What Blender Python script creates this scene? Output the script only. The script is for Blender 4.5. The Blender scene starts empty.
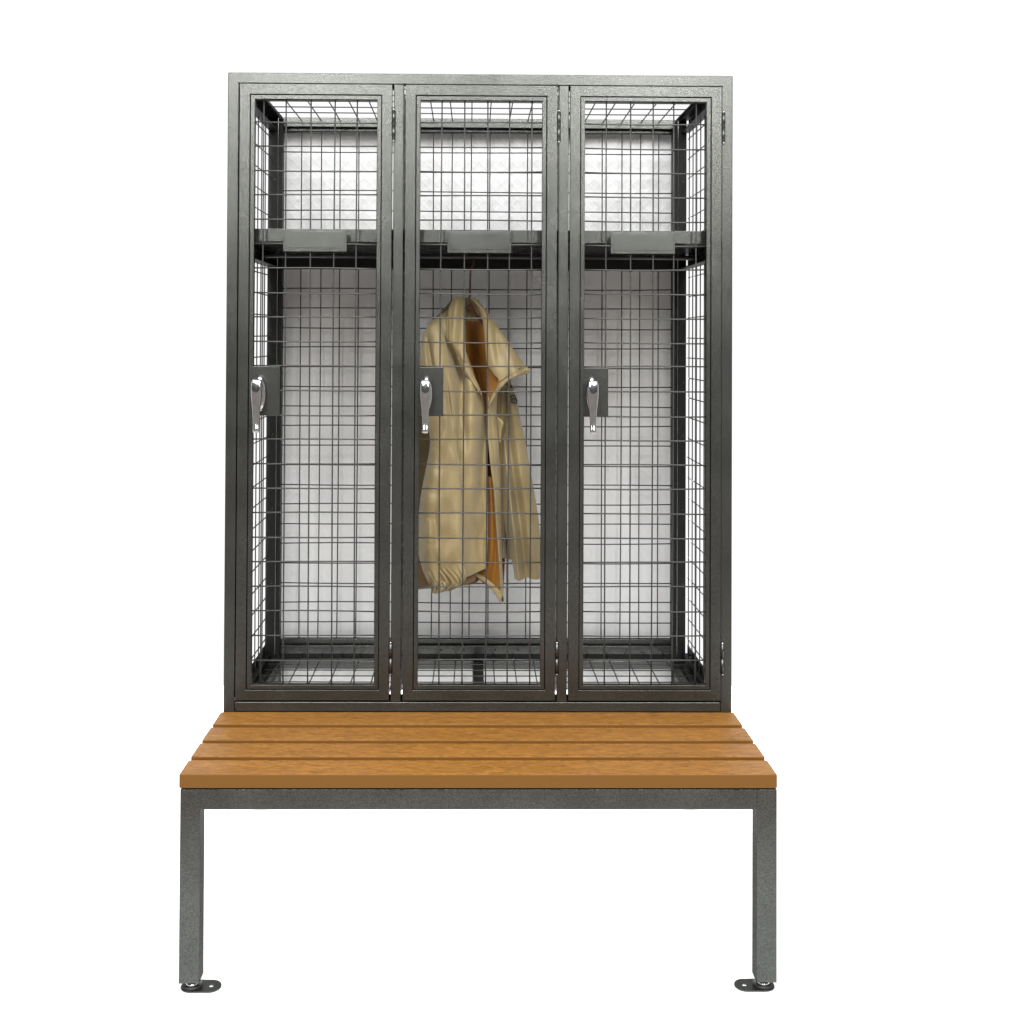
import bpy, math, random
from math import pi, sin, cos, radians
from mathutils import Vector, Matrix, noise
random.seed(7)
S = bpy.context.scene
col = S.collection

# ------------------------------------------------------------------ camera model
CP = Vector((-.02097, -2.80725, 1.31463)); YAW, PIT, ROL = .01209, .01307, .00468
F, CX, CY = 1188.69, 485.735, 322.29
Rr = Vector((cos(YAW), -sin(YAW), 0)); Fw = Vector((sin(YAW)*cos(PIT), cos(YAW)*cos(PIT), sin(PIT)))
Uu = Vector((-sin(YAW)*sin(PIT), -cos(YAW)*sin(PIT), cos(PIT)))
R2 = Rr*cos(ROL)+Uu*sin(ROL); U2 = Uu*cos(ROL)-Rr*sin(ROL)

def at(u, v, Y):
    """measured point of the photo, at depth Y in the cabinet -> metres"""
    d = Fw + R2*((u-CX)/F) - U2*((v-CY)/F)
    return CP + d*((Y-CP.y)/d.y)

# ------------------------------------------------------------------ materials
def mat(name):
    m = bpy.data.materials.new(name); m.use_nodes = True
    n = m.node_tree.nodes; b = n['Principled BSDF']
    return m, n, m.node_tree.links, b
def noise_node(n, l, scale, detail=3, rough=.55, vec=None):
    t = n.new('ShaderNodeTexNoise'); t.inputs['Scale'].default_value = scale
    t.inputs['Detail'].default_value = detail; t.inputs['Roughness'].default_value = rough
    if vec: l.new(vec, t.inputs['Vector'])
    return t
def ramp(n, l, src, p0, c0, p1, c1):
    r = n.new('ShaderNodeValToRGB'); e = r.color_ramp.elements
    e[0].position = p0; e[0].color = (*c0, 1); e[1].position = p1; e[1].color = (*c1, 1)
    l.new(src, r.inputs['Fac']); return r
def coords(n, l, sc=(1,1,1), rot=(0,0,0)):
    g = n.new('ShaderNodeNewGeometry'); m = n.new('ShaderNodeMapping')
    m.inputs['Scale'].default_value = sc; m.inputs['Rotation'].default_value = rot
    l.new(g.outputs['Position'], m.inputs['Vector']); return m.outputs['Vector']
def bump(n, l, h, st, dist, normal=None):
    b = n.new('ShaderNodeBump'); b.inputs['Strength'].default_value = st; b.inputs['Distance'].default_value = dist
    l.new(h, b.inputs['Height'])
    if normal: l.new(normal, b.inputs['Normal'])
    return b

def hammered(name, c0, c1, metal, rough):
    m, n, l, b = mat(name)
    v = coords(n, l)
    a = noise_node(n, l, 420, 2, .6, v); f = noise_node(n, l, 9, 3, .5, v)
    r = ramp(n, l, a.outputs['Fac'], .34, c0, .68, c1)
    mx = n.new('ShaderNodeMix'); mx.data_type = 'RGBA'; mx.blend_type = 'MULTIPLY'; mx.inputs[0].default_value = .5
    r2 = ramp(n, l, f.outputs['Fac'], .3, (.72, .72, .72), .7, (1.1, 1.1, 1.1))
    l.new(r.outputs['Color'], mx.inputs[6]); l.new(r2.outputs['Color'], mx.inputs[7])
    l.new(mx.outputs[2], b.inputs['Base Color'])
    rr = n.new('ShaderNodeMapRange'); rr.inputs[3].default_value = rough-.09; rr.inputs[4].default_value = rough+.1
    l.new(f.outputs['Fac'], rr.inputs[0]); l.new(rr.outputs[0], b.inputs['Roughness'])
    b.inputs['Metallic'].default_value = metal; b.inputs['Specular Tint'].default_value = (.22, .22, .22, 1)
    bp = bump(n, l, a.outputs['Fac'], .38, .0010); l.new(bp.outputs['Normal'], b.inputs['Normal'])
    return m
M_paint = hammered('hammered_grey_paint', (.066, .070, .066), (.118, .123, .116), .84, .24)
M_shaded = hammered('shaded_grey_paint', (.014, .015, .0145), (.032, .034, .032), .3, .42)  # same grey paint, darkened to carry the shade inside the cabinet
M_wire = hammered('wire_paint', (.055, .055, .053), (.09, .09, .087), .45, .34)

def simple(name, c, metal=0, rough=.5):
    m, n, l, b = mat(name)
    v = coords(n, l); a = noise_node(n, l, 60, 3, .5, v)
    r = ramp(n, l, a.outputs['Fac'], .3, tuple(x*.88 for x in c), .7, tuple(min(1, x*1.08) for x in c))
    l.new(r.outputs['Color'], b.inputs['Base Color'])
    b.inputs['Metallic'].default_value = metal; b.inputs['Roughness'].default_value = rough
    return m
M_chrome = simple('chrome', (.70, .71, .715), 1, .12)
M_black = simple('black_plastic', (.02, .02, .022), 0, .4)
M_rubber = simple('black_rubber', (.012, .012, .013), 0, .6)
M_red = simple('red_plastic', (.09, .018, .014), 0, .5)
M_zip = simple('zip_tape', (.06, .045, .03), 0, .6)

# wood-look bench boards
def wood(name):
    m, n, l, b = mat(name)
    oi = n.new('ShaderNodeObjectInfo')
    v = coords(n, l, (8, 95, 95))
    ad = n.new('ShaderNodeVectorMath'); ad.operation = 'ADD'; l.new(v, ad.inputs[0])
    ml = n.new('ShaderNodeMath'); ml.operation = 'MULTIPLY'; ml.inputs[1].default_value = 40; l.new(oi.outputs['Random'], ml.inputs[0])
    l.new(ml.outputs[0], ad.inputs[1])
    a = noise_node(n, l, 4.2, 7, .74, ad.outputs[0]); a.inputs['Distortion'].default_value = 1.1
    big = noise_node(n, l, .45, 3, .5, ad.outputs[0])
    r = ramp(n, l, a.outputs['Fac'], .41, (.140, .056, .008), .57, (.345, .153, .027))
    mx = n.new('ShaderNodeMix'); mx.data_type = 'RGBA'; mx.blend_type = 'MULTIPLY'; mx.inputs[0].default_value = 1
    r2 = ramp(n, l, big.outputs['Fac'], .3, (.90, .89, .88), .7, (1.04, 1.04, 1.04))
    l.new(r.outputs['Color'], mx.inputs[6]); l.new(r2.outputs['Color'], mx.inputs[7])
    # the pressed grain sits on the top face only; edges are smooth, coloured darker for the weaker light there
    g = n.new('ShaderNodeNewGeometry'); sp = n.new('ShaderNodeSeparateXYZ'); l.new(g.outputs['True Normal'], sp.inputs[0])
    cmp_ = n.new('ShaderNodeMath'); cmp_.operation = 'GREATER_THAN'; cmp_.inputs[1].default_value = .8; l.new(sp.outputs['Z'], cmp_.inputs[0])
    m2 = n.new('ShaderNodeMix'); m2.data_type = 'RGBA'; m2.inputs[6].default_value = (.150, .062, .007, 1)
    l.new(cmp_.outputs[0], m2.inputs[0]); l.new(mx.outputs[2], m2.inputs[7]); l.new(m2.outputs[2], b.inputs['Base Color'])
    b.inputs['Roughness'].default_value = .45; b.inputs['Specular IOR Level'].default_value = .32
    st = n.new('ShaderNodeMath'); st.operation = 'MULTIPLY'; st.inputs[1].default_value = .5; l.new(cmp_.outputs[0], st.inputs[0])
    bp = bump(n, l, a.outputs['Fac'], .5, .0012); l.new(st.outputs[0], bp.inputs['Strength'])
    l.new(bp.outputs['Normal'], b.inputs['Normal'])
    return m
M_wood = wood('wood_grain_board')

def cloth(name, c, rough=.62, weave=1400, sheen=.15, varc=.12):
    m, n, l, b = mat(name)
    v = coords(n, l); a = noise_node(n, l, weave, 2, .6, v); f = noise_node(n, l, 14, 4, .55, v)
    r = ramp(n, l, f.outputs['Fac'], .3, tuple(x*(1-varc) for x in c), .7, tuple(x*(1+varc) for x in c))
    l.new(r.outputs['Color'], b.inputs['Base Color']); b.inputs['Roughness'].default_value = rough
    b.inputs['Sheen Weight'].default_value = sheen
    w = noise_node(n, l, 55, 3, .6, v)
    w.noise_type = 'RIDGED_MULTIFRACTAL'; w.inputs['Scale'].default_value = 9; w.inputs['Distortion'].default_value = .8
    b1 = bump(n, l, w.outputs['Fac'], .35, .004); b2 = bump(n, l, a.outputs['Fac'], .25, .0006, b1.outputs['Normal'])
    l.new(b2.outputs['Normal'], b.inputs['Normal'])
    return m
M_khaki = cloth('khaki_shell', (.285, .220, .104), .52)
M_khaki_d = cloth('khaki_shaded', (.20, .152, .068), .55)  # shell khaki in a darker tone, shade painted into the recessed pieces
M_lining = cloth('orange_lining', (.25, .098, .004), .5)
M_band = cloth('brown_hem_tape', (.17, .10, .035), .6)

def sheet_mat():
    m, n, l, b = mat('white_quilted_sheet')
    v1 = coords(n, l, (1, 1, 1), (0, radians(45), 0)); v2 = coords(n, l, (1, 1, 1), (0, radians(-45), 0))
    hs = []
    for v in (v1, v2):
        w = n.new('ShaderNodeTexWave'); w.bands_direction = 'X'; w.inputs['Scale'].default_value = 14
        w.inputs['Distortion'].default_value = .5; l.new(v, w.inputs['Vector'])
        p = n.new('ShaderNodeMath'); p.operation = 'POWER'; p.inputs[1].default_value = 5
        l.new(w.outputs['Fac'], p.inputs[0]); hs.append(p.outputs[0])
    s = n.new('ShaderNodeMath'); s.operation = 'ADD'; l.new(hs[0], s.inputs[0]); l.new(hs[1], s.inputs[1])
    f = noise_node(n, l, 7, 5, .6, coords(n, l))
    r = ramp(n, l, f.outputs['Fac'], .3, (.76, .77, .775), .75, (.79, .79, .78)); l.new(r.outputs['Color'], b.inputs['Base Color'])
    b.inputs['Roughness'].default_value = .45
    b1 = bump(n, l, s.outputs[0], .22, .002); f2 = noise_node(n, l, 26, 4, .6, coords(n, l, (1, 1, .45)))
    b2 = bump(n, l, f2.outputs['Fac'], .22, .008, b1.outputs['Normal']); l.new(b2.outputs['Normal'], b.inputs['Normal'])
    return m
M_sheet = sheet_mat()
M_floor, _n, _l, _b = mat('white_floor'); _b.inputs['Base Color'].default_value = (.94, .94, .94, 1); _b.inputs['Roughness'].default_value = .8
M_front_floor = simple('warm_grey_floor', (.35, .29, .265), 0, .6)

# ------------------------------------------------------------------ mesh builder
class MB:
    def __init__(s): s.v = []; s.f = []; s.mi = []; s.sm = []
    def add(s, vs, fs, mi=0, smooth=False):
        o = len(s.v); s.v += [tuple(v) for v in vs]
        for f in fs: s.f.append([i+o for i in f]); s.mi.append(mi); s.sm.append(smooth)
    def box(s, x0, x1, y0, y1, z0, z1, mi=0):
        vs = [(x, y, z) for x in (x0, x1) for y in (y0, y1) for z in (z0, z1)]
        s.add(vs, [(0,1,3,2),(4,6,7,5),(0,4,5,1),(2,3,7,6),(0,2,6,4),(1,5,7,3)], mi)
    def ring(s, x0, x1, z0, z1, prof, mi=0):
        """mitred frame: closed profile of (inset, y) swept round a rectangle"""
        n = len(prof); vs = []
        for (ax, az, sx, sz) in ((x0, z0, 1, 1), (x1, z0, -1, 1), (x1, z1, -1, -1), (x0, z1, 1, -1)):
            for i, y in prof: vs.append((ax+sx*i, y, az+sz*i))
        fs = []
        for c in range(4):
            d = (c+1) % 4
            for k in range(n):
                k2 = (k+1) % n; fs.append((c*n+k, d*n+k, d*n+k2, c*n+k2))
        s.add(vs, fs, mi)
    def tube(s, pts, r, seg=6, mi=0, caps=True):
        pts = [Vector(p) for p in pts]; n = len(pts); vs = []; fs = []
        for i, p in enumerate(pts):
            d = (pts[min(i+1, n-1)]-pts[max(i-1, 0)]).normalized()
            a = Vector((0, 1, 0)) if abs(d.y) < .9 else Vector((1, 0, 0))
            u = d.cross(a).normalized(); w = d.cross(u).normalized()
            rr = r[i] if isinstance(r, (list, tuple)) else r
            for k in range(seg):
                t = 2*pi*k/seg; vs.append(p+u*cos(t)*rr+w*sin(t)*rr)
        for i in range(n-1):
            for k in range(seg):
                k2 = (k+1) % seg; fs.append((i*seg+k, i*seg+k2, (i+1)*seg+k2, (i+1)*seg+k))
        if caps: fs.append(tuple(range(seg))[::-1]); fs.append(tuple(range((n-1)*seg, n*seg)))
        s.add(vs, fs, mi, True)
    def loft(s, secs, mi=0, smooth=True, caps=True):
        n = len(secs[0]); o = []
        for q in secs: o += q
        fs = []
        for i in range(len(secs)-1):
            for k in range(n):
                k2 = (k+1) % n; fs.append((i*n+k, i*n+k2, (i+1)*n+k2, (i+1)*n+k))
        if caps: fs.append(tuple(range(n))[::-1]); fs.append(tuple(range((len(secs)-1)*n, len(secs)*n)))
        s.add(o, fs, mi, smooth)
    def build(s, name, mats, parent=None, bevel=0, solid=0, origin=None):
        me = bpy.data.meshes.new(name); me.from_pydata(s.v, [], s.f); 
        mats = mats if isinstance(mats, (list, tuple)) else [mats]
        for m in mats: me.materials.append(m)
        for p, i, q in zip(me.polygons, s.mi, s.sm): p.material_index = i; p.use_smooth = q
        import bmesh
        bm = bmesh.new(); bm.from_mesh(me); bmesh.ops.recalc_face_normals(bm, faces=bm.faces); bm.to_mesh(me); bm.free()
        me.update()
        o = bpy.data.objects.new(name, me); col.objects.link(o)
        if parent:
            o.parent = parent
            w = Vector((0, 0, 0)); q = parent
            while q: w += q.location; q = q.parent
            me.transform(Matrix.Translation(-w))
        if solid:
            m = o.modifiers.new('thick', 'SOLIDIFY'); m.thickness = solid; m.offset = 0
        if bevel:
            m = o.modifiers.new('bevel', 'BEVEL'); m.width = bevel; m.segments = 2; m.limit_method = 'ANGLE'; m.angle_limit = radians(40)
        return o

def empty(name, loc, label, cat, group=None):
    o = bpy.data.objects.new(name, None); col.objects.link(o); o.location = loc; o.empty_display_size = .1
    o['label'] = label; o['category'] = cat
    if group: o['group'] = group
    return o

# ------------------------------------------------------------------ setting
b = MB(); b.add([(-2.0, -1.05, 0), (2.0, -1.05, 0), (2.0, 1.7, 0), (-2.0, 1.7, 0)], [(0, 1, 2, 3)])
fl = b.build('floor', M_floor); fl['kind'] = 'structure'
b = MB(); b.add([(-9, -9, -.004), (9, -9, -.004), (9, -1.0, -.004), (-9, -1.0, -.004)], [(0, 1, 2, 3)])
fl2 = b.build('ground', M_front_floor); fl2['kind'] = 'structure'

# ------------------------------------------------------------------ bench
bench = empty('bench', (0, -.2, 0), 'low bench with four orange brown wood grain boards on grey square legs', 'bench')
for (y0, y1) in ((-.4, -.3190), (-.2990, -.2160), (-.1965, -.1120), (-.0900, -.0015)):
    b = MB(); b.box(-.604, .602, y0, y1, .4065, .435); b.build('seat_board', M_wood, bench, bevel=.0022)
b = MB(); b.box(-.5625, .5605, -.399, -.359, .364, .404); b.build('front_rail', M_paint, bench, bevel=.0006)
b = MB(); b.box(-.558, .558, .560, .600, .379, .403); b.build('rear_rail', M_paint, bench, bevel=.002)
for sx in (-1, 1):
    x0, x1 = sorted((sx*.5585, sx*.5985))
    b = MB(); b.box(x0, x1, -.3585, .619, .366, .4055); b.build('side_rail', M_paint, bench, bevel=.002)
b = MB(); b.box(-.013, .017, -.3585, .5545, .372, .4055); b.build('centre_rail', M_shaded, bench, bevel=.0015)
def leg(sx, y0, full):
    x0, x1 = sorted((sx*.5610, sx*.6015))
    b = MB(); b.box(x0, x1, y0, y0+.040, .0164, .4040 if full else .3655)
    o = b.build('leg', M_paint, bench, bevel=.0009)
    # levelling foot: screw, rubber puck and a fixing tab with a hole, pointing inwards
    cx, cy = sx*.5785, y0+.018
    p = MB()
    for (r0, z0, r1, z1, mi) in ((.008, .0075, .008, .022, 1), (.0205, .003, .0205, .0068, 0), (.0145, .0068, .011, .0125, 1)):
        a = [Vector((cx+r0*cos(t), cy+r0*sin(t), z0)) for t in [2*pi*k/28 for k in range(28)]]
        c = [Vector((cx+r1*cos(t), cy+r1*sin(t), z1)) for t in [2*pi*k/28 for k in range(28)]]
        p.loft([a, c], mi, True)
    p.build('levelling_foot', [M_rubber, M_chrome], o)
    t = MB(); N = 40; outer = []; inner = []
    L = .036; hx = cx - sx*.0385; hr = .0052; R = .0225
    for k in range(N):
        th = 2*pi*k/N; c, s_ = cos(th), sin(th)
        ox = (cx if c*sx > 0 else cx-sx*L) + R*c
        if abs(c) < 1e-6: ox = cx
        outer.append((ox, cy+R*s_)); inner.append((hx+hr*c, cy+hr*s_))
    vs = []
    for z in (.0005, .0030):
        vs += [(x, y, z) for x, y in outer] + [(x, y, z) for x, y in inner]
    fs = []
    for k in range(N):
        k2 = (k+1) % N
        fs += [(k, k2, N+k2, N+k), (2*N+k, 3*N+k, 3*N+k2, 2*N+k2), (k, 2*N+k, 2*N+k2, k2), (N+k, N+k2, 3*N+k2, 3*N+k)]
    t.add(vs, fs); t.build('fixing_tab', M_paint, o)
for sx in (-1, 1): leg(sx, -.3990, True)
for sx in (-1, 1): leg(sx, .5790, False)

# ------------------------------------------------------------------ locker
LZ0, LZ1 = .4085, 1.939
lock = empty('mesh_locker', (0, .3, LZ0), 'tall dark grey locker with three wire mesh doors standing behind the bench boards', 'locker')
XO = .597
b = MB()
b.ring(-XO-.0015, XO, LZ0, LZ1, [(0, 0), (.0255, 0), (.0255, .022), (.0255, .025), (0, .025)])
b.build('front_frame', M_paint, lock, bevel=.0018)
b = MB(); b.box(-.571, .571, .0008, .0242, .4345, .4575); b.build('bottom_rail', M_paint, lock, bevel=.0018)
for (x0, x1) in ((-.2070, -.1830), (.1840, .2080)):
    b = MB(); b.box(x0, x1, .0004, .0246, .4575, 1.9133); b.build('mullion', M_paint, lock, bevel=.0018)
# door stop behind left hand gap of the outer doors + right
b = MB(); b.box(-.578, -.562, .0255, .0285, .46, 1.91); b.box(.566, .578, .0255, .0285, .46, 1.91)
b.box(-.57, -.19, .0255, .0285, 1.905, 1.92); b.box(-.17, .17, .0255, .0285, 1.905, 1.92); b.box(.19, .57, .0255, .0285, 1.905, 1.92)
b.box(-.56, .56, .0255, .0285, .45, .468)
b.build('door_stop', M_shaded, lock)
def angle_v(sx):      # rear corner post, perforated angle
    b = MB()
    A, B_, C_ = (.597, .571, .5585) if sx < 0 else (.589, .5655, .551)
    x0, x1 = sorted((sx*B_, sx*A)); b.box(x0, x1, .560, .563, LZ0, 1.937)
    x0, x1 = sorted((sx*(A-.003), sx*A)); b.box(x0, x1, .5635, .600, LZ0, 1.937)
    x0, x1 = sorted((sx*C_, sx*B_)); b.box(x0, x1, .566, .598, LZ0, 1.937)
    o = b.build('rear_post', M_shaded, lock, bevel=.0008)
    for k in range(7):
        c = Vector((sx*.580, .5590, .62+k*.19+.02*(k % 3))); h = MB()
        h.loft([[Vector((c.x+r_*cos(2*pi*q/10), yy, c.z+r_*sin(2*pi*q/10))) for q in range(10)] for yy, r_ in ((.5598, .0024), (.5588, .0022), (.5583, .0012))])
        h.build('screw', M_wire, o)
for sx in (-1, 1): angle_v(sx)
def depth_rails(name, parts, mat_=M_shaded):
    for sx in (-1, 1):
        b = MB()
        for (xa, xb, y0, y1, z0, z1) in parts:
            x0, x1 = sorted((sx*xa, sx*xb)); b.box(x0, x1, y0, y1, z0, z1)
        b.build(name, mat_, lock, bevel=.0008)
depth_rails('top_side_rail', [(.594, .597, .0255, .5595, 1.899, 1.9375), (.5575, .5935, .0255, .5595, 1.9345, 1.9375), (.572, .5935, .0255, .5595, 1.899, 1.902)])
depth_rails('bottom_side_rail', [(.594, .597, .0255, .5595, LZ0, .450), (.563, .5935, .0255, .5595, LZ0, .4115), (.578, .5935, .03, .5555, .424, .427)], M_paint)
depth_rails('shelf_side_rail', [(.592, .597, .0255, .5595, 1.511, 1.5745), (.566, .5918, .0255, .5595, 1.511, 1.514)])
b = MB(); b.box(-.5565, .5565, .560, .600, 1.911, 1.937); b.box(-.5565, .5565, .582, .600, 1.902, 1.9107)
b.build('rear_top_rail', M_paint, lock, bevel=.001)
b = MB(); b.box(-.5565, .5565, .576, .600, .4065, .4190); b.build('rear_gap_shade', M_shaded, lock)  # dark strip added to stand for the shade in the gap
b = MB(); b.box(-.5565, .5565, .570, .600, .4195, .4425); b.box(-.5565, .5565, .584, .600, .4428, .4585)
o = b.build('rear_bottom_rail', M_paint, lock, bevel=.001)
for k in range(14):
    cx_ = -.50+k*.077+.012*(k % 2); h = MB()
    h.loft([[Vector((cx_+r_*cos(2*pi*q/12), yy, .431+r_*sin(2*pi*q/12))) for q in range(12)] for yy, r_ in ((.5698, .0034), (.5686, .0028))])
    h.build('rivet', M_black, o)
b = MB(); b.box(-.5565, .5565, .575, .600, 1.511, 1.545); b.build('rear_shelf_rail', M_shaded, lock, bevel=.001)
# shelves
for (x0, x1) in ((-.590, -.1955), (-.1915, .1945), (.1985, .590)):
    b = MB()
    b.box(x0, x1, .046, .048, 1.5435, 1.574)             # lip
    b.box(x0, x1, .0482, .572, 1.572, 1.574)             # tray
    b.box(x0, x1, .0482, .062, 1.5435, 1.5455)           # return
    b.box(x0, x1, .0622, .572, 1.5465, 1.5485)
    b.build('shelf', [M_paint], lock, bevel=.0007)
# hanging rod
for (x0, x1) in ((-.574, -.195), (-.189, .192), (.198, .574)):
    b = MB(); b.tube([(x0, .30, 1.5265), (x1, .30, 1.5265)], .0058, 12)
    b.build('hanging_rod', M_wire, lock)

# wire mesh panels
WR = .0017
def jit(a): return random.uniform(-a, a)
def wire_panel(name, us, vs, u0, u1, v0, v1, fix, axis, parent, off=.0031, r=WR, wob=.0019):
    """axis 'y': panel in XZ at y=fix; 'x': in YZ at x=fix; 'z': in XY at z=fix"""
    def P(u, v, w):
        return {'y': (u, w, v), 'x': (w, u, v), 'z': (u, v, w)}[axis]
    b = MB()
    for u in us:
        d, e = jit(wob), jit(wob); n = 6
        b.tube([P(u+d*sin(pi*i/n)+e*i/n, v0+(v1-v0)*i/n, fix) for i in range(n+1)], r, 6)
    for v in vs:
        d, e = jit(wob), jit(wob); n = 5
        b.tube([P(u0+(u1-u0)*i/n, v+d*sin(pi*i/n)+e*i/n, fix+off) for i in range(n+1)], r, 6)
    return b.build(name, M_wire, parent)
def rng(a, b_, p, m=.006):
    out = []; x = a
    while x < b_-m: out.append(x); x += p
    return out
ZH = [1.824-.05776*k for k in range(23)]
# doors
DV = ([-.5141, -.4612, -.4031, -.3466, -.2937], [-.0935, -.0393, .0165, .0675, .121], [.2975, .3575, .4085, .4575, .513])
DX = (-.5705, -.179, .2110)
DL = ((-.4664, -.3165, 1.5168, 1.568), (-.0786, .0729, 1.5155, 1.5665), (.3085, .461, 1.5157, 1.5665))
DLAB = ('left mesh door of the locker', 'middle mesh door in front of the coat', 'right mesh door of the locker')
for i in range(3):
    x0 = DX[i]; x1 = (-.2105, .1805, .5710)[i]; z0, z1 = .4615, 1.9125
    d = bpy.data.objects.new('door', None); col.objects.link(d); d.parent = lock
    d.location = Vector((x0, 0, z0))-lock.location; d['label'] = DLAB[i]
    b = MB()
    b.ring(x0, x1, z0, z1, [(0, -.001), (.0243, -.001), (.0243, .0065), (.0258, .0065), (.0258, .0015), (.0355, .0015), (.0355, .0185), (0, .0185)])
    b.build('door_frame', M_paint, d, bevel=.0011)
    wire_panel('door_mesh', DV[i], ZH, x0+.030, x1-.030, z0+.030, z1-.030, .0120, 'y', d, off=-.0031)
    lx0, lx1, lz0, lz1 = DL[i]
    b = MB(); b.box(lx0, lx1, .0035, .0070, lz0, lz1); b.box(lx0+.0045, lx1-.0045, .0022, .0034, lz0+.008, lz1-.0035)
    b.build('label_plate', M_paint, d, bevel=.0008)
    b = MB(); b.box(x0+.0262, x0+.0985 - (.006 if i else 0), .0022, .0078, 1.129, 1.2445)
    b.build('lock_plate', M_paint, d, bevel=.0006)
    # chrome swing handle
    hx = x0+.052; b = MB(); N = 20
    def ov(z, w, y, t, p=4.2):
        q = []
        for k in range(N):
            th = 2*pi*k/N; c, s_ = cos(th), sin(th)
            q.append(Vector((hx+w*math.copysign(abs(c)**(2/p), c), y+t*math.copysign(abs(s_)**(2/p), s_), z)))
        return q
    # rosette
    def ros(y, sx_, sz_):
        return [Vector((hx+.001+sx_*cos(2*pi*k/32), y, 1.181+sz_*sin(2*pi*k/32))) for k in range(32)]
    b.loft([ros(.0021, .0150, .0430), ros(-.006, .0145, .0425), ros(-.0105, .0120, .0395), ros(-.0125, .0080, .034)])
    b.loft([[Vector((hx+r_*cos(2*pi*k/20), y, 1.198+r_*sin(2*pi*k/20))) for k in range(20)] for (y, r_) in ((-.0120, .0100), (-.026, .0088), (-.034, .0088))])
    lev = [(1.2165, .0070, -.0400, .0050), (1.2145, .0095, -.0405, .0075), (1.207, .0112, -.0415, .0092), (1.193, .0117, -.0420, .0100),
           (1.180, .0115, -.0420, .0098), (1.165, .0100, -.0425, .0085), (1.145, .0082, -.0435, .0070), (1.125, .0070, -.0445, .0058),
           (1.106, .0064, -.0455, .0050), (1.104, .0066, -.0460, .0054), (1.0945, .0066, -.0470, .0054), (1.0925, .0050, -.0470, .0040)]
    b.loft([ov(q[0], q[1]*1.08, q[2], q[3]) for q in lev])
    hnd = b.build('handle', M_chrome, d)
    b = MB(); 
    b.loft([[Vector((hx+r_*cos(2*pi*k/24), y, 1.196+r_*1.15*sin(2*pi*k/24))) for k in range(24)] for (y, r_) in ((-.0500, .0090), (-.0538, .0088), (-.0545, .0078))])
    b.build('lock_cylinder', M_black, d)
    # hinges in the right-hand gap
    for hz in (1.8505, .5960):
        b = MB(); hxx = x1+.0035
        b.tube([(hxx, -.0030, hz-.0700), (hxx, -.0030, hz-.0355)], .0043, 14); b.tube([(hxx, -.0030, hz-.0345), (hxx, -.0030, hz)], .0043, 14)
        b.tube([(hxx, -.0035, hz), (hxx, -.0035, hz+.0030)], .0030, 10, 1); b.tube([(hxx, -.0035, hz-.073), (hxx, -.0035, hz-.070)], .0030, 10, 1)
        b.build('hinge', [M_paint, M_chrome], d)

ZB = [1.8423-.05568*k for k in range(-1, 25)]
for k, (x0, x1) in enumerate(((-.568, -.196), (-.190, .193), (.199, .563))):
    xs = [x for x in [-.5066+.0537*j for j in range(-1, 22)] if max(-.557, x0+.004) < x < x1-.004]
    wire_panel('back_mesh', xs, [z for z in ZB if z < 1.90], x0, x1, .444, 1.905, .5865, 'y', lock, off=-.0031)
YS = [.03+.0545*j for j in range(10)]
for sx in (-1, 1):
    zs = [.470+.0565*k for k in range(26)]
    wire_panel('side_mesh', YS, zs, .026, .559, .427, 1.93, sx*.590, 'x', lock, off=sx*.0031)
for x in (-.1925, .1965):
    wire_panel('divider_mesh', YS, [.460+.0565*k for k in range(26)], .026, .569, .427, 1.93, x, 'x', lock, off=.0031)
wire_panel('top_mesh', [-.56+.0537*k for k in range(22)], [.078+.080*k for k in range(6)], -.572, .572, .026, .559, 1.932, 'z', lock)
wire_panel('floor_mesh', [-.545+.0537*k for k in range(21)], [.075+.055*k for k in range(9)], -.572, .572, .026, .569, .4165, 'z', lock)

# ------------------------------------------------------------------ white sheet hung behind the cabinet
b = MB(); nx, nz = 150, 220; vs = []; fs = []
for j in range(nz+1):
    for i in range(nx+1):
        x = -.583+1.166*i/nx; z = .30+1.632*j/nz
        y = .628 + .010*noise.noise(Vector((x*3.1, 1.3, z*1.1))) + .0045*noise.noise(Vector((x*11, 4.3, z*4)))+.0022*noise.noise(Vector((x*31, 2.3, z*17)))
        y += .006*math.exp(-((x+.42+.05*z)/.02)**2) - .006*math.exp(-((x-.50+.02*sin(z*4))/.018)**2)
        vs.append((x, max(y, .604), z))
for j in range(nz):
    for i in range(nx):
        a = j*(nx+1)+i; fs.append((a, a+1, a+nx+2, a+nx+1))
b.add(vs, fs, 0, True)
sh = b.build('backing_sheet', M_sheet, solid=.002)
sh['label'] = 'wrinkled white quilted sheet hanging down behind the mesh back of the locker'; sh['category'] = 'sheet'

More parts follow.
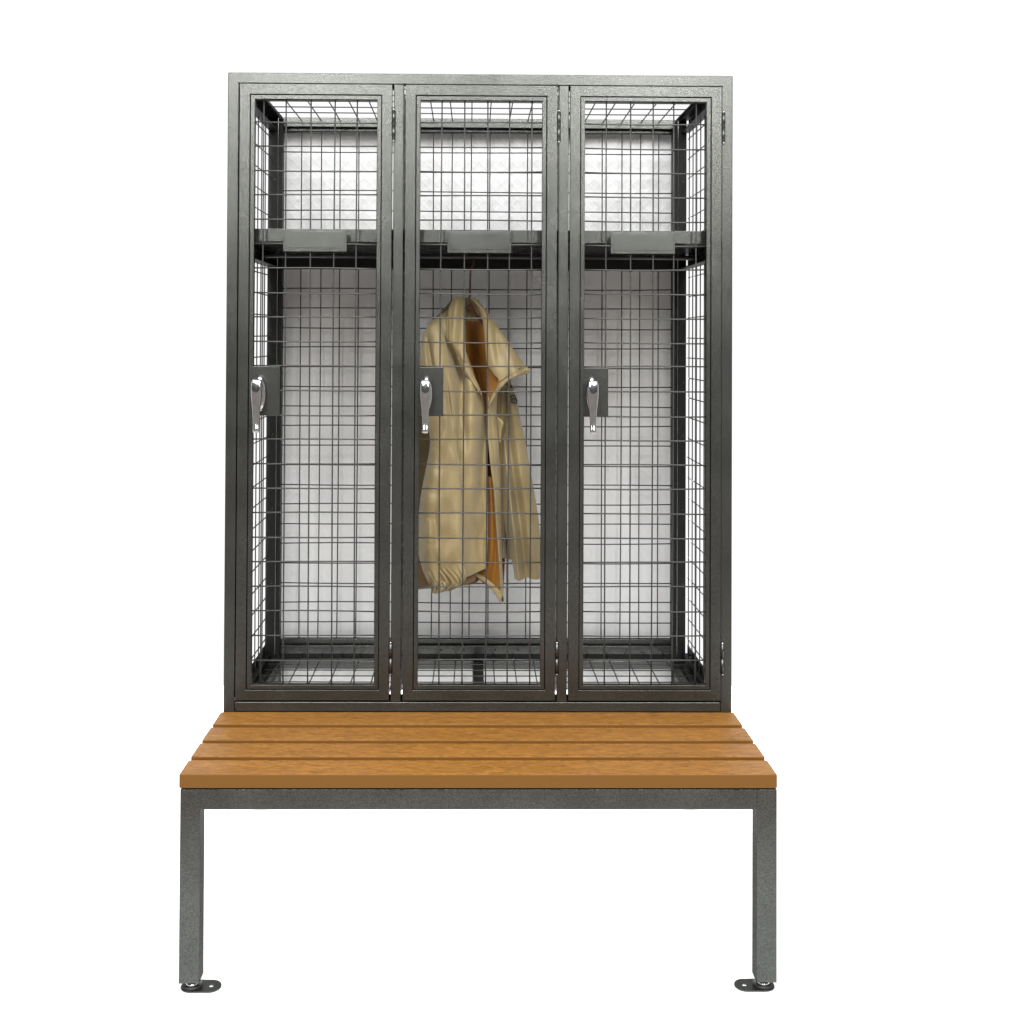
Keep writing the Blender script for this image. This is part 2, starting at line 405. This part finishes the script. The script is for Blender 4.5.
# ------------------------------------------------------------------ jacket
def interp(rows, y):
    if y <= rows[0][0]: return rows[0][1:]
    for a, c in zip(rows, rows[1:]):
        if y <= c[0]:
            t = (y-a[0])/(c[0]-a[0]); return tuple(p+(q-p)*t for p, q in zip(a[1:], c[1:]))
    return rows[-1][1:]
def smooth_rows(rows, n):
    """Catmull-Rom resample of rows keyed by their index"""
    out = []
    R = [rows[0]]+list(rows)+[rows[-1]]
    for s_ in range(n+1):
        g = s_/n*(len(rows)-1); i = min(int(g), len(rows)-2); t = g-i
        p0, p1, p2, p3 = R[i], R[i+1], R[i+2], R[i+3]
        out.append(tuple(.5*((2*b_)+(-a+c)*t+(2*a-5*b_+4*c-d)*t*t+(-a+3*b_-3*c+d)*t**3) for a, b_, c, d in zip(p0, p1, p2, p3)))
    return out
def panel(name, rows, parent, mtl, bulge=.01, fold=None, nu=40, nv=110, th=.0022, wr=.0015, seed=0):
    """rows: (xl, yl, depthl, xr, yr, depthr): the two edges of a piece of cloth from top to bottom"""
    R = smooth_rows(rows, nv); b = MB(); vs = []; fs = []
    for j, (xl, yl, dl, xr, yr, dr) in enumerate(R):
        v = j/nv
        for i in range(nu+1):
            u = i/nu
            px = xl+(xr-xl)*u; py = yl+(yr-yl)*u; d = dl+(dr-dl)*u-bulge*sin(pi*u)
            if fold: d += fold(u, v, px, py)
            p = at(px, py, d)
            p.y += wr*noise.noise(Vector((p.x*28+seed, p.z*13, seed)))*2
            vs.append(p)
    for j in range(nv):
        for i in range(nu):
            a = j*(nu+1)+i; fs.append((a, a+1, a+nu+2, a+nu+1))
    b.add(vs, fs, 0, True)
    return b.build(name, mtl, parent, solid=th)
def sleeve(name, rows, parent, mtl, disp=None, nu=64, nv=150, seed=0):
    """rows: (xl, xr, y, depth centre, half depth): closed tube"""
    R = smooth_rows(rows, nv); b = MB(); secs = []
    for j, (xl, xr, yl, dc, hd, sl) in enumerate(R):
        v = j/nv; q = []
        cx = (xl+xr)/2; hw = (xr-xl)/2
        for k in range(nu):
            th = 2*pi*k/nu; c, s_ = cos(th), sin(th)
            e = disp(th, v, cx+hw*c, yl) if disp else 0
            px = cx+hw*c*(1+0*e); py = yl+sl*c
            p = at(px, py, dc)
            p.y -= s_*hd*(1) + e*max(0, s_)**.5*(1 if s_ > 0 else 0)
            p.y += .0025*noise.noise(Vector((p.x*20+seed, p.z*14, seed)))
            q.append(p)
        secs.append(q)
    b.loft(secs); return b.build(name, mtl, parent)
def g(x, c, w): return math.exp(-((x-c)/w)**2)

jk = empty('jacket', at(478, 603, .29), 'khaki jacket with orange lining hanging open in the middle locker', 'jacket')
# back of the jacket, seen through the open front and below the hem
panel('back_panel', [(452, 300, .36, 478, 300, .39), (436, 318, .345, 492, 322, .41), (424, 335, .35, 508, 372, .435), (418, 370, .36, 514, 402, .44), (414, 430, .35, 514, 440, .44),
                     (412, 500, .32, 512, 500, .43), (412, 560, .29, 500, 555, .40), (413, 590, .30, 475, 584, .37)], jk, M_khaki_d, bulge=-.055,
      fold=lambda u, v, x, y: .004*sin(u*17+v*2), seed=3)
# lining: inside of the back, orange
panel('lining', [(458, 311, .335, 481, 313, .355), (456, 325, .36, 487, 330, .375), (456, 345, .37, 492, 352, .385), (458, 370, .37, 498, 380, .385), (468, 400, .36, 500, 405, .37),
                 (476, 440, .30, 500, 440, .35), (480, 500, .30, 504, 500, .35), (478, 550, .30, 505, 548, .35), (474, 574, .30, 503, 592, .33)], jk, M_lining, bulge=-.03,
      fold=lambda u, v, x, y: .010*sin(u*13+v*3)*min(1, v*3), seed=5)
# left front of the jacket
def fold_front(u, v, x, y):
    d = .014*sin(x*.24+y*.012)*min(1, v*3) + .006*noise.noise(Vector((x*.12, y*.035, 3.3)))*2
    d -= .014*g(x, 452+(y-380)*.03, 4)*(.3+.7*g(y, 400, 60))
    d += .045*g(x, 453+(y-358)*.36, 3.6)*g(y, 360, 20)
    d += .018*g(x, 461+(y-380)*.05, 5)*g(y, 395, 45)
    d -= .016*g(x, 474+(y-450)*.04, 6)*g(y, 470, 90)
    d += .007*g(x, 467+(y-480)*.02, 4)*min(1, v*2)
    d += .0020*g(x-483.5, 0, 1.0)
    return d
panel('front_panel', [(440, 314, .26, 451, 320, .27), (432, 330, .235, 455, 340, .262), (432, 348, .23, 462, 362, .255), (434, 362, .225, 470, 375, .25), (436, 378, .21, 478, 387, .255), (438, 402, .20, 483.5, 406, .262),
                      (440, 430, .19, 485.5, 430, .268), (440, 465, .185, 486.5, 465, .27), (440, 500, .185, 487.5, 500, .268), (440, 540, .185, 487.5, 540, .262), (442, 572, .19, 487, 562, .258), (446, 586, .195, 486.5, 568, .258)],
      jk, M_khaki, bulge=.012, fold=fold_front, nu=60, nv=150, seed=1, th=.003)
# right front: narrow strip with the zip edge, hanging straight
panel('front_panel', [(487, 398, .265, 497, 392, .285), (486.5, 420, .262, 496, 415, .285), (488.5, 445, .26, 498, 440, .285), (491, 470, .26, 499.5, 468, .29), (494, 490, .26, 500.5, 500, .29), (496, 520, .258, 501, 530, .29),
                      (498.5, 550, .258, 501.5, 560, .29), (500, 575, .258, 502.5, 582, .285), (500.5, 598, .262, 503, 604, .28)], jk, M_khaki, bulge=.006,
      fold=lambda u, v, x, y: .003*g(u, .45, .12)-.002*sin(v*19+u*2), nu=20, seed=8, th=.003)
# right side body in the shade
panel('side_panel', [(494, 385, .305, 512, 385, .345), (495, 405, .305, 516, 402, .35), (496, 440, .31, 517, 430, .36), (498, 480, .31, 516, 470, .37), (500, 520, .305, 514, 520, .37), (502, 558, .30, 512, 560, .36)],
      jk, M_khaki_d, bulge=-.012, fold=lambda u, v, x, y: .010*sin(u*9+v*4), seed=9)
# small turned-back pocket fold between front strip and sleeve
panel('pocket_flap', [(496.5, 417, .288, 498, 417, .288), (497, 422, .288, 503.5, 422.5, .276), (498, 430, .288, 501.5, 430, .28), (498.5, 442, .29, 500.5, 442, .285)], jk, M_khaki, bulge=.004, nu=10, nv=24, seed=2)
# lower hem facing turned out, orange side showing
panel('hem_facing', [(487.5, 476, .275, 492, 478, .268), (488, 500, .28, 495, 500, .268), (488, 530, .28, 497.5, 530, .268), (486, 556, .28, 499.5, 556, .268), (478, 571, .278, 501, 580, .268), (472, 574, .278, 502, 598, .268)],
      jk, M_lining, bulge=-.006, fold=lambda u, v, x, y: .006*sin(u*9+v*2), nu=24, seed=12)
panel('hem_band', [(471, 571.5, .272, 474, 570.5, .274), (480, 578.5, .270, 483, 576.5, .270), (491, 588, .266, 493, 584, .266), (500.5, 602.5, .262, 502.5, 594, .262)], jk, M_khaki, bulge=.002, nu=8, nv=40, th=.003, seed=14)
panel('hem_band', [(412, 557, .262, 431, 566, .232), (412, 574, .262, 434, 578, .232), (412, 589, .262, 432, 585, .235)], jk, M_band, bulge=.0, nu=14, nv=24, seed=15)
panel('hem_band', [(458, 573, .236, 476, 570, .262), (460, 580, .236, 475.5, 577, .262), (455, 587.5, .238, 474.5, 581.5, .262)], jk, M_band, bulge=.003, nu=14, nv=24, seed=16)

# sleeves
def gather(th, v, x, y):
    e = 0
    if v > .80:
        t = (v-.80)/.20
        e += .0075*min(1, t*1.3)*(sin(th*17+4*sin(y*.16+th*2)+v*9)+.6*sin(th*29+y*.5))*(1-t**3)
    # soft drag creases every couple of hands' widths
    for yc in (447, 467, 491, 516, 541):
        e -= .0020*g(y-yc+6-7*abs(cos(th*1.5+.5))**1.5, 0, 1.8)*(.6+.4*sin(th*3+yc))
        e += .0012*g(y-yc-9, 0, 7)
    e += .010*noise.noise(Vector((x*.11, y*.045, 9.1))) + .0085*sin(th*3.0+1.2)*min(1, max(0, (v-.35)*3)) - .010*g(th, 1.78, .16)*min(1, max(0, (v-.42)*4))*(v < .9)
    e -= .020*g(x-(446.5+(y-380)*.115), 0, 2.0)*g(y, 402, 26)
    e -= .016*g(x-(428+(y-340)*.16), 0, 2.6)*g(y, 352, 24)
    return e
sleeve('sleeve', [(436, 440, 317.5, .235, .010, 1), (427, 441, 325, .225, .028, -2), (422.5, 444, 337, .215, .036, -2), (420, 448, 352, .205, .040, 0), (419, 451, 372, .20, .042, 0), (420, 454, 395, .195, .042, 0), (426, 456, 420, .19, .042, 0),
                  (430, 456.5, 442, .185, .042, 0), (425.5, 459, 470, .18, .044, 0), (420.5, 461.5, 498, .175, .046, 0), (418, 462, 525, .17, .046, 0), (418, 462.5, 550, .17, .044, 0),
                  (421, 463.5, 564, .17, .040, 0), (425, 466, 575, .172, .034, -1), (430, 464, 584, .175, .026, -2), (431.5, 452, 591, .178, .019, -1.5)], jk, M_khaki, disp=gather, nu=150, nv=260, seed=21)
def soft(th, v, x, y):
    e = .022*g(x-(507+(y-470)*.10), 0, 2.6)*min(1, max(0, (v-.25)*3))
    e -= .030*g(x-(513+(y-470)*.13), 0, 4.5)*min(1, max(0, (v-.0)*3))
    e -= .020*g(x-(500+(y-470)*.10), 0, 4.5)
    e += .004*sin(y*.09+th*2)
    if v > .9: e += .003*sin(th*9)*max(0, 1-abs(v-.95)/.05)
    return e
sleeve('sleeve', [(503, 512, 388, .345, .010, 0), (504, 517, 398, .345, .022, 2), (504, 520, 415, .342, .028, 2), (503, 524.5, 437, .34, .032, 0), (501.5, 529, 462, .335, .036, 0), (501, 534, 490, .33, .038, 0), (503, 538, 514, .325, .038, 0),
                  (506, 540, 535, .32, .036, 0), (510, 540.5, 555, .318, .032, 0), (513, 540, 567, .318, .027, 0), (514.5, 540, 578.5, .318, .024, 0)], jk, M_khaki, disp=soft, nu=110, nv=180, seed=31)
# yoke: shoulder between sleeve head and collar
panel('shoulder', [(449, 309, .29, 451, 311, .29), (440, 315.5, .268, 450, 322, .275), (431, 322, .245, 449, 333, .262), (427, 326, .232, 446, 340, .252), (430, 333, .225, 443, 345, .245)], jk, M_khaki, bulge=.010, nu=24, nv=40, seed=22)
# collar: standing left half, back half seen from inside, wide right half folded outwards
panel('collar', [(455, 297.5, .262, 464, 297.5, .262), (450, 306, .245, 465, 306, .250), (447.5, 318, .235, 465, 318, .242), (447, 330, .230, 465, 330, .238), (447, 339, .228, 465, 341, .236), (452.5, 345.5, .230, 465.5, 352, .236),
                 (456.5, 354, .232, 468, 362, .236), (460, 365, .235, 472.5, 374, .238), (466, 375.5, .238, 478, 385, .240), (473.5, 382.5, .240, 482, 396, .241)], jk, M_khaki, bulge=.010,
      fold=lambda u, v, x, y: .004*sin(x*.5+y*.05)*(v < .7)-.0025*g(x-449.8, 0, .8)*(y < 345), nu=40, nv=110, seed=41, th=.003)
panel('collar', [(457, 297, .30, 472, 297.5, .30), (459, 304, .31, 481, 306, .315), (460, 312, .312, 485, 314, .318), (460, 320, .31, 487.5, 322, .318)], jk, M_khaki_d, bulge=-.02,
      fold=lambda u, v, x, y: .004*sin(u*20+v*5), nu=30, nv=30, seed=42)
panel('collar', [(470, 297.5, .285, 475, 298.5, .285), (478, 306, .270, 484, 308, .275), (482, 316, .262, 492, 319, .268), (484, 328, .256, 500, 331, .262), (485, 340, .250, 508, 342, .255), (486, 352, .245, 516, 354, .250), (487.5, 364, .240, 523.5, 363.5, .244), (494, 374, .236, 529, 369.5, .236),
                 (498.5, 379.5, .234, 527, 373, .235), (497.5, 387, .236, 510, 379, .236), (491.5, 397, .242, 501, 388, .240), (488, 409, .248, 493, 397, .246)], jk, M_khaki, bulge=.014,
      fold=lambda u, v, x, y: .004*sin(x*.35-y*.1)+.006*g(x-(496+(y-340)*.08), 0, 3)*g(y, 345, 22)-.0018*g((y-371)+.62*(x-524), 0, 1.6)+.0014*g((y-371)+.62*(x-519), 0, 1.0), nu=56, nv=140, seed=43, th=.003)
def stitch(pts, r=.0007):
    b = MB(); b.tube([at(*p) for p in pts], r, 5); b.build('stitching', M_zip, jk)
stitch([(497.5, 383, .2235), (506, 377, .2225), (516, 370.5, .2225), (525, 365.5, .2285)])
stitch([(500, 387, .2275), (508, 380.5, .2265), (517, 374.5, .2265), (526.5, 370.5, .2315)])
# pieces of the bright lining turned towards the opening
panel('lining', [(463, 350, .245, 465, 351, .262), (463, 358, .243, 468.5, 359, .262), (466, 368, .243, 473, 371, .262), (472, 379, .245, 477, 384, .258)], jk, M_lining, bulge=.0, nu=8, nv=24, seed=44)
panel('lining', [(487, 362, .262, 490, 364, .244), (487.5, 372, .27, 496, 375, .242), (488.5, 384, .27, 499, 382, .242), (488, 396, .27, 494, 392, .246), (487.5, 408, .268, 489.5, 404, .255)], jk, M_lining, bulge=.0, nu=12, nv=30, seed=45)
# zip along the edge, stitched seam on the front, emblem on the sleeve
b = MB(); b.tube([at(x, y, dd) for x, y, dd in ((478.5, 388, .250), (483.8, 407, .257), (485.9, 430, .263), (486.8, 465, .265), (487.8, 500, .263), (487.8, 540, .257), (487.2, 566, .253))], .0014, 6)
b.build('zip', M_zip, jk)
b = MB()
for (x0, y0, x1, y1) in ((510, 397, 512.5, 395.2), (512.5, 395.2, 514.8, 396.2), (514.8, 396.2, 516.3, 399), (511.2, 399.6, 513.6, 398.2), (513.6, 398.2, 515, 400.3), (516.3, 399, 517, 402), (511, 402.6, 512.2, 400.6), (512.8, 403.3, 515, 401.7), (515, 403.8, 517, 403)):
    b.tube([at(x0, y0, .312), at(x1, y1, .312)], .0019, 6)
b.build('emblem', M_black, jk)
b = MB(); b.tube([at(502.2, 596.5, .262), at(502.8, 601, .262)], .0030, 8); b.build('drawcord_stopper', M_black, jk)
b = MB(); b.tube([at(502.3, 539.5, .285), at(503.6, 540, .285)], .0016, 8)
b.build('drawcord_stopper', M_black, jk)

# hanger
hg = empty('coat_hanger', (at(468, 300, .30)), 'thin dark red coat hanger hooked on the rod inside the jacket collar', 'hanger')
b = MB(); c = at(470, 268, .30); hx = c.x; top = 1.5265
pts = []
for k in range(13):
    th = radians(215-k*20); pts.append((hx+.0105*cos(th), .30, top+.0-.001+.0105*sin(th)))
pts += [(hx+.009, .30, top-.020), (hx+.001, .30, top-.035), (hx-.001, .30, 1.430), (hx-.001, .30, 1.395)]
b.tube(pts, .0019, 8); b.build('hook', M_red, hg)
b = MB()
p0 = Vector((hx-.001, .30, 1.398))
b.tube([at(434, 330, .262), at(448, 318, .285), p0, at(484, 325, .33), at(500, 372, .355)], [.003, .0035, .004, .0035, .003], 10)
b.build('hanger_arm', M_red, hg)

# ------------------------------------------------------------------ light
w = bpy.data.worlds.new('World'); S.world = w; w.use_nodes = True
n = w.node_tree.nodes; l = w.node_tree.links; bg = n['Background']
tc = n.new('ShaderNodeTexCoord'); sp = n.new('ShaderNodeSeparateXYZ'); l.new(tc.outputs['Generated'], sp.inputs[0])
def wr(src, stops):
    r = n.new('ShaderNodeValToRGB'); r.color_ramp.interpolation = 'EASE'
    e = r.color_ramp.elements
    e[0].position, e[0].color = stops[0][0], (*stops[0][1], 1); e[1].position, e[1].color = stops[-1][0], (*stops[-1][1], 1)
    for p, c_ in stops[1:-1]:
        k = e.new(p); k.color = (*c_, 1)
    l.new(src, r.inputs['Fac']); return r
mr = n.new('ShaderNodeMapRange'); mr.inputs[1].default_value = -1; mr.inputs[2].default_value = 1; l.new(sp.outputs['Y'], mr.inputs[0])
ry = wr(mr.outputs[0], [(0, (0, 0, 0)), (.42, (0, 0, 0)), (.56, (1, 1, 1)), (1, (1, 1, 1))])      # 0 behind the camera, 1 white backdrop side
rz = wr(sp.outputs['Z'], [(0, (.27, .25, .23)), (.10, (.255, .25, .24)), (.28, (.21, .22, .215)), (1, (.62, .64, .64))])
mx = n.new('ShaderNodeMix'); mx.data_type = 'RGBA'; l.new(ry.outputs['Color'], mx.inputs[0]); l.new(rz.outputs['Color'], mx.inputs[6]); mx.inputs[7].default_value = (1, 1, 1, 1)
l.new(mx.outputs[2], bg.inputs['Color']); bg.inputs['Strength'].default_value = 1.06

def lamp(name, loc, tgt, sx, sy, power, c=(1, .98, .94)):
    L = bpy.data.lights.new(name, 'AREA'); L.shape = 'RECTANGLE'; L.size = sx; L.size_y = sy; L.energy = power*1.35; L.color = c
    o = bpy.data.objects.new(name, L); col.objects.link(o); o.location = loc
    o.rotation_euler = (Vector(tgt)-Vector(loc)).to_track_quat('-Z', 'Y').to_euler()
lamp('ceiling_light', (-.95, -4.0, 2.85), (-.2, 0, .9), .35, 1.3, 40)
lamp('ceiling_light', (1.05, -4.0, 2.85), (.2, 0, .9), .35, 1.3, 40)
lamp('overhead_fill', (0, -1.9, 3.3), (0, -.1, .4), 3.4, 1.4, 128, (1, 1, 1))  # added overhead fill that keeps the floor white
lamp('rear_fill', (0, 2.7, 1.0), (0, -.1, 0), 1.3, .4, 105, (1, 1, 1))  # added fill behind the locker, brightens the floor under the bench

# ------------------------------------------------------------------ camera
cam = bpy.data.cameras.new('camera'); co = bpy.data.objects.new('camera', cam); col.objects.link(co)
cam.sensor_width = 36; cam.sensor_fit = 'HORIZONTAL'; cam.lens = F*36/1024
cam.shift_x = (512-CX)/1024; cam.shift_y = (CY-512)/1024
cam.clip_start = .05; cam.clip_end = 200
m = Matrix((R2, U2, -Fw)).transposed().to_4x4(); m.translation = CP; co.matrix_world = m
S.camera = co
S.render.resolution_x = 1024; S.render.resolution_y = 1024
S.view_settings.view_transform = 'Standard'; S.view_settings.look = 'None'
S.view_settings.exposure = 0; S.view_settings.gamma = 1; S.view_settings.use_curve_mapping = False
